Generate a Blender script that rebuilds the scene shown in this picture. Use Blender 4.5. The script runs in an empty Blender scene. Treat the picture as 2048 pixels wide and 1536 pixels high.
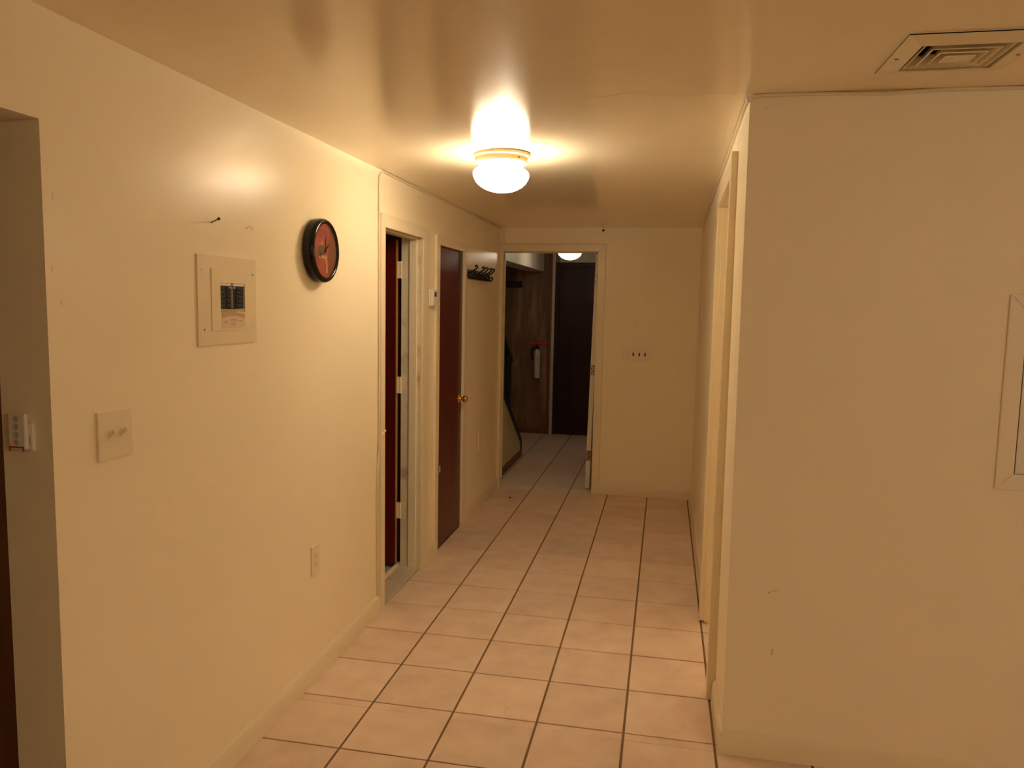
import bpy, bmesh, math, random
from mathutils import Vector, Matrix

random.seed(7)
SC = bpy.context.scene
COL = SC.collection

# ------------------------------------------------------------------ camera
CAM = Vector((1.4343, 0.0, 1.6360))
cam_data = bpy.data.cameras.new('camera')
cam = bpy.data.objects.new('camera', cam_data)
COL.objects.link(cam)
pit, yaw, rol = -0.102779495, -0.194476645, 0.0195144022
fw = Vector((math.sin(yaw) * math.cos(pit), math.cos(yaw) * math.cos(pit), math.sin(pit)))
r0 = Vector((math.cos(yaw), -math.sin(yaw), 0))
u0 = r0.cross(fw)
rt = math.cos(rol) * r0 + math.sin(rol) * u0
up = -math.sin(rol) * r0 + math.cos(rol) * u0
cam.matrix_world = Matrix(((rt.x, up.x, -fw.x, CAM.x), (rt.y, up.y, -fw.y, CAM.y), (rt.z, up.z, -fw.z, CAM.z), (0, 0, 0, 1)))
cam_data.sensor_width = 36.0
cam_data.lens = 1539.413 * 36.0 / 2048.0
cam_data.clip_start = 0.02
SC.camera = cam

# ------------------------------------------------------------------ world, exposure, lamp strengths
W = bpy.data.worlds.new('world')
SC.world = W
W.use_nodes = True
W.node_tree.nodes['Background'].inputs[0].default_value = (0.02, 0.016, 0.012, 1)
W.node_tree.nodes['Background'].inputs[1].default_value = 0.05
SC.view_settings.view_transform = 'Standard'
SC.view_settings.look = 'None'
SC.view_settings.exposure = 0.0
SC.view_settings.gamma = 1.0
SC.view_settings.use_curve_mapping = False
SC.cycles.max_bounces = 16
SC.cycles.diffuse_bounces = 12
SC.cycles.glossy_bounces = 6
LAMP_MAIN = ((1.0, 0.80, 0.55), 38.0)
LAMP_BULB = ((1.0, 0.83, 0.60), 1400.0)
LAMP_FILL = ((1.0, 0.82, 0.59), 94.0)
LAMP_HALL = ((1.0, 0.84, 0.64), 9.0)
SIDE_LIGHT = ((1.0, 0.82, 0.60), 11.0)


# ------------------------------------------------------------------ materials
def srgb(r, g, b):
    f = lambda c: c / 12.92 if c <= 0.04045 else ((c + 0.055) / 1.055) ** 2.4
    return (f(r / 255), f(g / 255), f(b / 255), 1.0)


class NT:
    def __init__(self, name):
        self.m = bpy.data.materials.new(name)
        self.m.use_nodes = True
        self.t = self.m.node_tree
        self.b = self.t.nodes['Principled BSDF']

    def n(self, kind, **kw):
        nd = self.t.nodes.new(kind)
        for k, v in kw.items():
            if k.startswith('i_'):
                nd.inputs[k[2:].replace('_', ' ')].default_value = v
            else:
                setattr(nd, k, v)
        return nd

    def l(self, a, b):
        self.t.links.new(a, b)


def simple(name, col, rough=0.5, metal=0.0, spec=0.5):
    k = NT(name)
    k.b.inputs['Base Color'].default_value = col if len(col) == 4 else (*col, 1)
    k.b.inputs['Roughness'].default_value = rough
    k.b.inputs['Metallic'].default_value = metal
    k.b.inputs['Specular IOR Level'].default_value = spec
    return k.m


def paint(name, col, rough=0.4, big=0.15, fine=0.05, var=0.05, big_scale=2.2, spec=0.5, dirt=0.0):
    k = NT(name)
    geo = k.n('ShaderNodeNewGeometry')
    n1 = k.n('ShaderNodeTexNoise', i_Scale=big_scale, i_Detail=3.0)
    n2 = k.n('ShaderNodeTexNoise', i_Scale=160.0, i_Detail=2.0)
    n3 = k.n('ShaderNodeTexNoise', i_Scale=1.3, i_Detail=5.0)
    for q in (n1, n2, n3):
        k.l(geo.outputs['Position'], q.inputs['Vector'])
    b1 = k.n('ShaderNodeBump', i_Strength=big, i_Distance=0.02)
    k.l(n1.outputs['Fac'], b1.inputs['Height'])
    b2 = k.n('ShaderNodeBump', i_Strength=fine, i_Distance=0.002)
    k.l(n2.outputs['Fac'], b2.inputs['Height'])
    k.l(b1.outputs['Normal'], b2.inputs['Normal'])
    k.l(b2.outputs['Normal'], k.b.inputs['Normal'])
    mx = k.n('ShaderNodeMix', data_type='RGBA')
    c = Vector(col[:3])
    mx.inputs['A'].default_value = (*(c * (1 + var)), 1)
    mx.inputs['B'].default_value = (*(c * (1 - var)), 1)
    k.l(n3.outputs['Fac'], mx.inputs['Factor'])
    out = mx.outputs['Result']
    if dirt:
        n4 = k.n('ShaderNodeTexNoise', i_Scale=9.0, i_Detail=6.0)
        k.l(geo.outputs['Position'], n4.inputs['Vector'])
        rp = k.n('ShaderNodeMapRange')
        rp.inputs['From Min'].default_value = 0.56
        rp.inputs['From Max'].default_value = 0.75
        rp.inputs['To Max'].default_value = dirt
        k.l(n4.outputs['Fac'], rp.inputs['Value'])
        m2 = k.n('ShaderNodeMix', data_type='RGBA')
        k.l(rp.outputs['Result'], m2.inputs['Factor'])
        k.l(out, m2.inputs['A'])
        m2.inputs['B'].default_value = (0.18, 0.12, 0.06, 1)
        out = m2.outputs['Result']
    k.l(out, k.b.inputs['Base Color'])
    k.b.inputs['Roughness'].default_value = rough
    k.b.inputs['Specular IOR Level'].default_value = spec
    return k.m


def emitter(name, colstr):
    k = NT(name)
    (c, s) = colstr
    k.b.inputs['Base Color'].default_value = (0.9, 0.88, 0.82, 1)
    k.b.inputs['Roughness'].default_value = 0.2
    k.b.inputs['Emission Color'].default_value = (*c, 1)
    k.b.inputs['Emission Strength'].default_value = s
    return k.m


def wood(name, c1, c2, rough=0.3, scale=6.0, stretch=0.06, axis='Z', coat=0.0):
    k = NT(name)
    geo = k.n('ShaderNodeNewGeometry')
    mp = k.n('ShaderNodeMapping')
    sc = [scale, scale, scale]
    sc['XYZ'.index(axis)] = scale * stretch
    mp.inputs['Scale'].default_value = sc
    k.l(geo.outputs['Position'], mp.inputs['Vector'])
    n1 = k.n('ShaderNodeTexNoise', i_Scale=1.0, i_Detail=6.0, i_Roughness=0.6)
    k.l(mp.outputs['Vector'], n1.inputs['Vector'])
    cr = k.n('ShaderNodeValToRGB')
    cr.color_ramp.elements[0].position = 0.32
    cr.color_ramp.elements[0].color = (*c1[:3], 1)
    cr.color_ramp.elements[1].position = 0.68
    cr.color_ramp.elements[1].color = (*c2[:3], 1)
    k.l(n1.outputs['Fac'], cr.inputs['Fac'])
    k.l(cr.outputs['Color'], k.b.inputs['Base Color'])
    bp = k.n('ShaderNodeBump', i_Strength=0.05, i_Distance=0.003)
    k.l(n1.outputs['Fac'], bp.inputs['Height'])
    k.l(bp.outputs['Normal'], k.b.inputs['Normal'])
    k.b.inputs['Roughness'].default_value = rough
    k.b.inputs['Specular IOR Level'].default_value = 0.32
    k.b.inputs['Coat Weight'].default_value = coat
    k.b.inputs['Coat Roughness'].default_value = 0.25
    return k.m


def tile_material():
    k = NT('floor_tile_glaze')
    geo = k.n('ShaderNodeNewGeometry')
    oi = k.n('ShaderNodeObjectInfo')
    n1 = k.n('ShaderNodeTexNoise', i_Scale=7.0, i_Detail=7.0, i_Roughness=0.62)
    n2 = k.n('ShaderNodeTexNoise', i_Scale=28.0, i_Detail=5.0, i_Roughness=0.7)
    n3 = k.n('ShaderNodeTexNoise', i_Scale=13.0, i_Detail=8.0, i_Roughness=0.75, i_Distortion=0.8)
    for q in (n1, n2, n3):
        k.l(geo.outputs['Position'], q.inputs['Vector'])
    cr = k.n('ShaderNodeValToRGB')
    cr.color_ramp.elements[0].position = 0.3
    cr.color_ramp.elements[0].color = (0.68, 0.52, 0.42, 1)
    cr.color_ramp.elements[1].position = 0.7
    cr.color_ramp.elements[1].color = (0.82, 0.67, 0.55, 1)
    k.l(n1.outputs['Fac'], cr.inputs['Fac'])
    # cloudy pink blotches
    m1 = k.n('ShaderNodeMix', data_type='RGBA')
    r1 = k.n('ShaderNodeMapRange')
    r1.inputs['From Min'].default_value = 0.5
    r1.inputs['From Max'].default_value = 0.75
    r1.inputs['To Max'].default_value = 0.6
    k.l(n2.outputs['Fac'], r1.inputs['Value'])
    k.l(r1.outputs['Result'], m1.inputs['Factor'])
    k.l(cr.outputs['Color'], m1.inputs['A'])
    m1.inputs['B'].default_value = (0.74, 0.48, 0.38, 1)
    # dark scuffs
    m2 = k.n('ShaderNodeMix', data_type='RGBA')
    r2 = k.n('ShaderNodeMapRange')
    r2.inputs['From Min'].default_value = 0.62
    r2.inputs['From Max'].default_value = 0.76
    r2.inputs['To Max'].default_value = 0.6
    k.l(n3.outputs['Fac'], r2.inputs['Value'])
    k.l(r2.outputs['Result'], m2.inputs['Factor'])
    k.l(m1.outputs['Result'], m2.inputs['A'])
    m2.inputs['B'].default_value = (0.25, 0.16, 0.10, 1)
    # pale dust trodden in round the end doorway
    sp = k.n('ShaderNodeSeparateXYZ')
    k.l(geo.outputs['Position'], sp.inputs[0])
    mp = k.n('ShaderNodeMapping', vector_type='POINT')
    mp.inputs['Location'].default_value = (-0.42, -6.95 / 0.75, 0)
    mp.inputs['Scale'].default_value = (1.0, 1 / 0.75, 1)
    k.l(geo.outputs['Position'], mp.inputs['Vector'])
    ln = k.n('ShaderNodeVectorMath', operation='LENGTH')
    k.l(mp.outputs['Vector'], ln.inputs[0])
    ad = k.n('ShaderNodeMath', operation='MULTIPLY_ADD')
    k.l(n1.outputs['Fac'], ad.inputs[0])
    ad.inputs[1].default_value = 0.7
    k.l(ln.outputs['Value'], ad.inputs[2])
    r3 = k.n('ShaderNodeMapRange')
    r3.inputs['From Min'].default_value = 1.05
    r3.inputs['From Max'].default_value = 0.7
    r3.inputs['To Max'].default_value = 0.6
    k.l(ad.outputs['Value'], r3.inputs['Value'])
    m3 = k.n('ShaderNodeMix', data_type='RGBA')
    k.l(r3.outputs['Result'], m3.inputs['Factor'])
    k.l(m2.outputs['Result'], m3.inputs['A'])
    m3.inputs['B'].default_value = (0.86, 0.82, 0.74, 1)
    # each tile a little different
    hsv = k.n('ShaderNodeHueSaturation')
    r4 = k.n('ShaderNodeMapRange')
    r4.inputs['To Min'].default_value = 0.93
    r4.inputs['To Max'].default_value = 1.05
    k.l(oi.outputs['Random'], r4.inputs['Value'])
    k.l(r4.outputs['Result'], hsv.inputs['Value'])
    k.l(m3.outputs['Result'], hsv.inputs['Color'])
    k.l(hsv.outputs['Color'], k.b.inputs['Base Color'])
    bp = k.n('ShaderNodeBump', i_Strength=0.12, i_Distance=0.003)
    k.l(n2.outputs['Fac'], bp.inputs['Height'])
    k.l(bp.outputs['Normal'], k.b.inputs['Normal'])
    k.b.inputs['Roughness'].default_value = 0.45
    k.b.inputs['Specular IOR Level'].default_value = 0.35
    return k.m


def panel_material():
    """old brown wood-grain panelling, streaked and blotched"""
    k = NT('streaked_brown_panelling')
    geo = k.n('ShaderNodeNewGeometry')
    mp = k.n('ShaderNodeMapping')
    mp.inputs['Scale'].default_value = (9, 9, 1.1)
    k.l(geo.outputs['Position'], mp.inputs['Vector'])
    n1 = k.n('ShaderNodeTexNoise', i_Scale=1.0, i_Detail=8.0, i_Roughness=0.65, i_Distortion=0.4)
    k.l(mp.outputs['Vector'], n1.inputs['Vector'])
    cr = k.n('ShaderNodeValToRGB')
    e = cr.color_ramp.elements
    e[0].position = 0.3
    e[0].color = (0.13, 0.068, 0.036, 1)
    e[1].position = 0.72
    e[1].color = (0.42, 0.29, 0.175, 1)
    e.new(0.5).color = (0.22, 0.125, 0.07, 1)
    k.l(n1.outputs['Fac'], cr.inputs['Fac'])
    k.l(cr.outputs['Color'], k.b.inputs['Base Color'])
    k.b.inputs['Roughness'].default_value = 0.55
    return k.m


def clock_face_material():
    k = NT('clock_dial_print')
    tc = k.n('ShaderNodeTexCoord')
    sp = k.n('ShaderNodeSeparateXYZ')
    k.l(tc.outputs['Object'], sp.inputs[0])
    n1 = k.n('ShaderNodeTexNoise', i_Scale=22.0, i_Detail=5.0)
    k.l(tc.outputs['Object'], n1.inputs['Vector'])
    cr = k.n('ShaderNodeValToRGB')
    e = cr.color_ramp.elements
    e[0].position = 0.35
    e[0].color = (0.30, 0.045, 0.035, 1)
    e[1].position = 0.68
    e[1].color = (0.50, 0.13, 0.075, 1)
    k.l(n1.outputs['Fac'], cr.inputs['Fac'])
    k.l(cr.outputs['Color'], k.b.inputs['Base Color'])
    k.b.inputs['Roughness'].default_value = 0.35
    return k.m


CREAM = (0.91, 0.83, 0.63)
M = {}
M['wall'] = paint('cream_wall_paint', CREAM, rough=0.28, spec=0.20, big=0.10, fine=0.06, var=0.03)
M['wall_side'] = paint('cream_wall_paint_right', (0.90, 0.825, 0.645), rough=0.5, big=0.10, fine=0.08, var=0.03)
M['ceiling'] = paint('cream_ceiling_paint', (0.89, 0.80, 0.61), rough=0.15, spec=0.5, big=0.07, fine=0.12, var=0.05, big_scale=1.7)
M['trim'] = paint('cream_gloss_trim', (0.82, 0.74, 0.55), rough=0.32, big=0.05, fine=0.02, var=0.03, big_scale=7)
M['old_trim'] = paint('scuffed_trim_paint', (0.72, 0.66, 0.52), rough=0.45, big=0.05, fine=0.05, var=0.08, big_scale=9, dirt=0.5)
M['white'] = paint('white_plastic', (0.80, 0.77, 0.70), rough=0.35, big=0.0, fine=0.0, var=0.02)
M['ivory'] = paint('ivory_plastic', (0.82, 0.74, 0.55), rough=0.35, big=0.0, fine=0.0, var=0.02)
M['plate'] = paint('painted_metal_cover', (0.80, 0.705, 0.50), rough=0.38, big=0.04, fine=0.03, var=0.02)
M['grout'] = paint('dark_grout', (0.20, 0.125, 0.065), rough=0.9, big=0.05, fine=0.3, var=0.15)
M['tile'] = tile_material()
M['mahogany'] = wood('mahogany_veneer', (0.070, 0.006, 0.004), (0.115, 0.010, 0.006), rough=0.30, scale=14, stretch=0.06)
M['dark_door'] = wood('dark_brown_door', (0.022, 0.006, 0.004), (0.042, 0.012, 0.007), rough=0.5, scale=12)
M['raw_wood'] = wood('bare_wood_edge', (0.34, 0.19, 0.08), (0.52, 0.33, 0.16), rough=0.6, scale=20)
M['brown_base'] = wood('red_brown_baseboard', (0.16, 0.055, 0.022), (0.24, 0.085, 0.036), rough=0.5, scale=12, axis='Y')
M['panel'] = panel_material()
M['plaster'] = paint('grubby_hall_plaster', (0.66, 0.60, 0.50), rough=0.5, big=0.1, fine=0.1, var=0.1, dirt=0.35)
M['kneewall'] = paint('yellowed_kneewall_paint', (0.66, 0.60, 0.33), rough=0.5, big=0.1, fine=0.1, var=0.08, dirt=0.3)
M['beam'] = paint('white_bulkhead_paint', (0.86, 0.82, 0.75), rough=0.4, big=0.05, fine=0.05, var=0.05)
M['dark_wall'] = wood('dark_brown_room', (0.24, 0.125, 0.065), (0.36, 0.20, 0.11), rough=0.6, scale=8)
M['grey_floor'] = paint('grey_vinyl', (0.42, 0.39, 0.34), rough=0.5, big=0.05, fine=0.1, var=0.1)
M['stone'] = paint('speckled_marble', (0.56, 0.49, 0.40), rough=0.45, big=0.0, fine=0.05, var=0.15, dirt=0.6, big_scale=12)
M['black_wood'] = simple('black_painted_wood', (0.014, 0.012, 0.012, 1), 0.4)
M['black_metal'] = simple('black_iron', (0.012, 0.010, 0.010, 1), 0.35, 0.6)
M['black_gloss'] = simple('black_gloss_plastic', (0.006, 0.004, 0.004, 1), 0.13, 0.0, 0.3)
M['brass'] = simple('brass', (0.72, 0.48, 0.18, 1), 0.18, 1.0)
M['old_brass'] = simple('tarnished_brass', (0.50, 0.36, 0.17, 1), 0.35, 1.0)
M['steel'] = simple('dull_steel', (0.42, 0.38, 0.32, 1), 0.42, 0.9)
M['rust'] = paint('rusty_hinge', (0.33, 0.22, 0.12), rough=0.6, big=0.0, fine=0.2, var=0.25, big_scale=60)
M['dark_hole'] = simple('dark_recess', (0.012, 0.009, 0.007, 1), 0.8)
M['lamp_main'] = emitter('lit_globe_glass', LAMP_MAIN)
M['bulb'] = emitter('lit_bulb', LAMP_BULB)
M['lamp_fill'] = emitter('lit_globe_glass_fill', LAMP_FILL)
M['lamp_hall'] = emitter('lit_globe_glass_hall', LAMP_HALL)
M['pan'] = simple('cream_enamel_pan', (0.78, 0.62, 0.36, 1), 0.35)
M['cable'] = simple('white_cable_jacket', (0.78, 0.70, 0.52, 1), 0.45)
M['clock_face'] = clock_face_material()
M['olive'] = paint('dial_print_olive', (0.14, 0.105, 0.03), rough=0.5, big=0, fine=0, var=0.3, big_scale=60)
M['pale_print'] = paint('dial_print_pale', (0.62, 0.40, 0.19), rough=0.5, big=0, fine=0, var=0.25, big_scale=60)
M['brown_print'] = paint('dial_print_brown', (0.22, 0.085, 0.04), rough=0.4, big=0, fine=0, var=0.3, big_scale=40)
M['breaker'] = paint('navy_breaker_plastic', (0.012, 0.012, 0.024), rough=0.35, big=0, fine=0.1, var=0.5, big_scale=90)
M['bus'] = simple('grey_bus_cover', (0.17, 0.15, 0.11, 1), 0.5)
M['paper'] = simple('aged_label_paper', (0.70, 0.56, 0.42, 1), 0.6)
M['paper_white'] = simple('torn_white_paper', (0.86, 0.80, 0.70, 1), 0.6)
M['kraft'] = simple('brown_paper', (0.50, 0.36, 0.21, 1), 0.7)
M['ink'] = simple('grey_ink', (0.30, 0.24, 0.18, 1), 0.7)
M['red_sign'] = simple('red_sign_plastic', (0.52, 0.015, 0.03, 1), 0.4)
M['pink_ink'] = simple('pale_sign_lettering', (0.75, 0.30, 0.30, 1), 0.5)
M['red_mark'] = simple('red_button_edge', (0.55, 0.03, 0.015, 1), 0.4)
M['lcd'] = simple('lcd_dark', (0.06, 0.055, 0.035, 1), 0.2)
M['white_metal'] = simple('white_enamel', (0.72, 0.68, 0.62, 1), 0.35)
M['screw'] = simple('screw_head', (0.34, 0.25, 0.15, 1), 0.4, 0.6)
M['smudge'] = simple('tan_smudge', (0.80, 0.68, 0.45, 1), 0.6)
M['scuff'] = simple('grey_brown_scuff', (0.52, 0.42, 0.30, 1), 0.7)
M['plate4'] = simple('off_white_plate', (0.87, 0.79, 0.66, 1), 0.4)
M['pale_button'] = simple('pale_grey_button', (0.50, 0.45, 0.40, 1), 0.45)
M['nail_iron'] = simple('dark_nail_iron', (0.07, 0.045, 0.03, 1), 0.5, 0.3)
M['glass'] = None
k = NT('clock_glass')
k.b.inputs['Base Color'].default_value = (1, 1, 1, 1)
k.b.inputs['Roughness'].default_value = 0.03
k.b.inputs['Transmission Weight'].default_value = 1.0
k.b.inputs['IOR'].default_value = 1.12
M['glass'] = k.m


# ------------------------------------------------------------------ geometry helpers
def origin(o):
    v = Vector((0, 0, 0))
    while o is not None:
        v = v + o.location
        o = o.parent
    return v


class MB:
    """collects geometry in world coordinates, links it as one mesh object"""

    def __init__(self):
        self.bm = bmesh.new()

    def box(self, x0, x1, y0, y1, z0, z1, bev=0.0, seg=2):
        b = bmesh.new()
        vs = [b.verts.new(p) for p in ((x0, y0, z0), (x1, y0, z0), (x1, y1, z0), (x0, y1, z0), (x0, y0, z1), (x1, y0, z1), (x1, y1, z1), (x0, y1, z1))]
        for f in ((3, 2, 1, 0), (4, 5, 6, 7), (0, 1, 5, 4), (1, 2, 6, 5), (2, 3, 7, 6), (3, 0, 4, 7)):
            b.faces.new([vs[i] for i in f])
        if bev:
            bmesh.ops.bevel(b, geom=list(b.edges), offset=bev, segments=seg, affect='EDGES', profile=0.5)
        self.join(b)
        return self

    def join(self, b):
        me = bpy.data.meshes.new('tmp')
        b.to_mesh(me)
        b.free()
        self.bm.from_mesh(me)
        bpy.data.meshes.remove(me)

    def prism(self, poly, vec, bev=0.0):
        b = bmesh.new()
        vec = Vector(vec)
        a = [b.verts.new(Vector(p)) for p in poly]
        c = [b.verts.new(Vector(p) + vec) for p in poly]
        b.faces.new(a)
        b.faces.new(c[::-1])
        n = len(poly)
        for i in range(n):
            b.faces.new((a[i], a[(i + 1) % n], c[(i + 1) % n], c[i]))
        bmesh.ops.recalc_face_normals(b, faces=list(b.faces))
        if bev:
            bmesh.ops.bevel(b, geom=list(b.edges), offset=bev, segments=2, affect='EDGES', profile=0.5)
        self.join(b)
        return self

    def lathe(self, prof, c, axis='Z', seg=32):
        """prof: list of (radius, height along axis)"""
        b = bmesh.new()
        c = Vector(c)

        def pt(r, h, a):
            u, v = r * math.cos(a), r * math.sin(a)
            return c + (Vector((u, v, h)) if axis == 'Z' else Vector((h, u, v)) if axis == 'X' else Vector((v, h, u)))
        rows = []
        for r, h in prof:
            if r < 1e-6:
                rows.append([b.verts.new(pt(0, h, 0))])
            else:
                rows.append([b.verts.new(pt(r, h, 2 * math.pi * i / seg)) for i in range(seg)])
        for A, B in zip(rows, rows[1:]):
            for i in range(seg):
                j = (i + 1) % seg
                if len(A) == 1 and len(B) == 1:
                    continue
                if len(A) == 1:
                    b.faces.new((A[0], B[j], B[i]))
                elif len(B) == 1:
                    b.faces.new((A[i], A[j], B[0]))
                else:
                    b.faces.new((A[i], A[j], B[j], B[i]))
        for R in (rows[0], rows[-1]):
            if len(R) > 2:
                b.faces.new(R)
        bmesh.ops.recalc_face_normals(b, faces=list(b.faces))
        self.join(b)
        return self

    def tube(self, pts, r, seg=8, radii=None):
        b = bmesh.new()
        pts = [Vector(p) for p in pts]
        rows = []
        prev = None
        for i, p in enumerate(pts):
            t = (pts[min(i + 1, len(pts) - 1)] - pts[max(i - 1, 0)]).normalized()
            if prev is None:
                a = Vector((0, 0, 1)) if abs(t.z) < 0.9 else Vector((1, 0, 0))
                u = t.cross(a).normalized()
            else:
                u = (prev - t * prev.dot(t)).normalized()
            prev = u
            v = t.cross(u)
            rr = radii[i] if radii else r
            rows.append([b.verts.new(p + (u * math.cos(2 * math.pi * k / seg) + v * math.sin(2 * math.pi * k / seg)) * rr) for k in range(seg)])
        for A, B in zip(rows, rows[1:]):
            for k in range(seg):
                b.faces.new((A[k], A[(k + 1) % seg], B[(k + 1) % seg], B[k]))
        b.faces.new(rows[0][::-1])
        b.faces.new(rows[-1])
        bmesh.ops.recalc_face_normals(b, faces=list(b.faces))
        self.join(b)
        return self

    def ball(self, c, r, sc=(1, 1, 1), seg=12):
        b = bmesh.new()
        bmesh.ops.create_uvsphere(b, u_segments=seg, v_segments=max(6, seg // 2), radius=r)
        for v in b.verts:
            v.co = Vector((v.co.x * sc[0], v.co.y * sc[1], v.co.z * sc[2])) + Vector(c)
        self.join(b)
        return self

    def build(self, name, mat, parent=None, smooth=False, loc=None):
        base = origin(parent) if parent else Vector(loc or (0, 0, 0))
        for v in self.bm.verts:
            v.co -= base
        me = bpy.data.meshes.new(name)
        self.bm.to_mesh(me)
        self.bm.free()
        me.materials.append(mat)
        if smooth:
            me.shade_smooth()
            try:
                me.set_sharp_from_angle(angle=math.radians(40))
            except Exception:
                pass
        o = bpy.data.objects.new(name, me)
        if parent:
            o.parent = parent
        else:
            o.location = base
        COL.objects.link(o)
        return o


def tag(o, label=None, cat=None, group=None, kind=None):
    if label:
        o['label'] = label
    if cat:
        o['category'] = cat
    if group:
        o['group'] = group
    if kind:
        o['kind'] = kind
    return o


def thing(name, label, cat, loc, group=None, kind=None):
    o = bpy.data.objects.new(name, None)
    o.location = loc
    o.empty_display_size = 0.05
    COL.objects.link(o)
    return tag(o, label, cat, group, kind)


def copy_tree(o, parent=None):
    c = o.copy()
    COL.objects.link(c)
    if parent:
        c.parent = parent
    for ch in list(o.children):
        copy_tree(ch, c)
    return c


def smoothpath(pts, n=6):
    """Catmull-Rom through the points"""
    P = [Vector(p) for p in pts]
    P = [2 * P[0] - P[1]] + P + [2 * P[-1] - P[-2]]
    out = []
    for i in range(1, len(P) - 2):
        a, b, c, d = P[i - 1:i + 3]
        for k in range(n):
            t = k / n
            out.append(0.5 * ((2 * b) + (c - a) * t + (2 * a - 5 * b + 4 * c - d) * t * t + (3 * b - a - 3 * c + d) * t ** 3))
    out.append(P[-2])
    return out


# ------------------------------------------------------------------ key dimensions (metres)
XR = 1.693            # right corridor wall
YE = 6.647            # end wall, corridor side
YE2 = 6.767           # end wall, hall side
YB = 9.647            # hall back wall
YF = 2.805            # wall facing the camera on the right
TX0, TY0, TX, TY = 0.31722, 2.51378, 0.34, 0.341867


def ceil_z(x, y):
    u = min(max(x / 1.7, 0), 1)
    v = min(max((6.65 - y) / (6.65 - 2.8), 0), 1)
    return 2.297 + 0.064 * u * v


# ------------------------------------------------------------------ floor and its tiles
floor = MB().box(-1.9, 4.6, -3.2, 9.75, -0.12, -0.0045).build('floor', M['grout'])
tag(floor, 'tiled floor of square beige tiles with dark grout joints', 'floor', kind='structure')


def tile_mesh(w, d):
    bm = bmesh.new()
    i, h = 0.003, 0.0042
    lo = [bm.verts.new(p) for p in ((0, 0, 0), (w, 0, 0), (w, d, 0), (0, d, 0))]
    md = [bm.verts.new(p) for p in ((0, 0, h - 0.0016), (w, 0, h - 0.0016), (w, d, h - 0.0016), (0, d, h - 0.0016))]
    hi = [bm.verts.new(p) for p in ((i, i, h), (w - i, i, h), (w - i, d - i, h), (i, d - i, h))]
    for A, B in ((lo, md), (md, hi)):
        for q in range(4):
            bm.faces.new((A[q], A[(q + 1) % 4], B[(q + 1) % 4], B[q]))
    bm.faces.new(hi)
    me = bpy.data.meshes.new('tile')
    bm.to_mesh(me)
    bm.free()
    me.materials.append(M['tile'])
    return me


TILE_CACHE = {}


def lay_tiles(x0, x1, y0, y1):
    gx, gy = 0.0046, 0.0034
    c = math.floor((x0 - TX0) / TX)
    while TX0 + c * TX < x1 - 1e-4:
        r = math.floor((y0 - TY0) / TY)
        while TY0 + r * TY < y1 - 1e-4:
            ax, bx = max(TX0 + c * TX + gx, x0), min(TX0 + (c + 1) * TX - gx, x1)
            ay, by = max(TY0 + r * TY + gy, y0), min(TY0 + (r + 1) * TY - gy, y1)
            if bx - ax > 0.012 and by - ay > 0.012:
                key = (round(bx - ax, 4), round(by - ay, 4))
                if key not in TILE_CACHE:
                    TILE_CACHE[key] = tile_mesh(*key)
                o = bpy.data.objects.new('tile', TILE_CACHE[key])
                o.parent = floor
                o.location = (ax, ay, -0.0045 + random.uniform(-0.0004, 0.0004))
                COL.objects.link(o)
            r += 1
        c += 1


lay_tiles(0.0, 4.5, 0.46, 2.805)
lay_tiles(0.0, 1.704, 2.805, YE)
lay_tiles(1.704, 1.815, 3.25, 4.0)
lay_tiles(1.815, 3.2, 2.925, 5.3)
lay_tiles(-0.043, 1.50, YE2, YB)
lay_tiles(0.0, 1.693, YE, YE2)
lay_tiles(-0.9, -0.043, 8.13, YB)
tag(MB().box(-1.8, -0.14, 2.56, 5.9, -0.0045, 0.004).build('floor_patch', M['grey_floor'], floor), 'grey vinyl floor inside the first doorway')

# ------------------------------------------------------------------ ceiling
bm = bmesh.new()
xs = [-1.9, 0.0, 0.35, 0.7, 1.05, 1.4, 1.7, 2.085, 2.332, 3.0, 4.6]
ys = [-3.2, 0, 1.4, 2.327, 2.554, 2.8, 3.8, 4.8, 5.8, 6.70, 9.75]
g = [[bm.verts.new((x, y, ceil_z(x, y))) for y in ys] for x in xs]
t_ = [[bm.verts.new((x, y, 2.50)) for y in ys] for x in xs]
for i in range(len(xs) - 1):
    for j in range(len(ys) - 1):
        if not (abs(xs[i] - 2.085) < 1e-6 and abs(ys[j] - 2.327) < 1e-6):   # hole for the vent's duct
            bm.faces.new((g[i][j], g[i][j + 1], g[i + 1][j + 1], g[i + 1][j]))
        bm.faces.new((t_[i][j], t_[i + 1][j], t_[i + 1][j + 1], t_[i][j + 1]))
q = MB()
q.bm.free()
q.bm = bm
ceiling = q.build('ceiling', M['ceiling'])
ceiling.data.shade_smooth()
tag(ceiling, 'low cream painted ceiling with a glossy sheen', 'ceiling', kind='structure')
# plaster repair ridges
for pts in ([(1.05, 2.62), (1.18, 2.70), (1.30, 2.68), (1.42, 2.76), (1.56, 2.74), (1.64, 2.80)],
            [(1.12, 2.30), (1.22, 2.38), (1.36, 2.36), (1.46, 2.44)]):
    mb = MB()
    path = smoothpath([(x, y, ceil_z(x, y) + 0.002) for x, y in pts], 5)
    n = len(path)
    mb.tube(path, 0.01, 8, [0.003 + 0.005 * math.sin(math.pi * i / (n - 1)) for i in range(n)])
    for v in mb.bm.verts:
        zc = ceil_z(v.co.x, v.co.y)
        v.co.z = zc + (v.co.z - zc) * 0.35
    mb.build('plaster_ridge', M['ceiling'], ceiling, True)

# ------------------------------------------------------------------ walls
ZT = 2.49


def wall(name, boxes, mat, label, bev=0.0):
    mb = MB()
    for b in boxes:
        mb.box(*b)
    return tag(mb.build(name, mat), label, 'wall', kind='structure')


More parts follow.
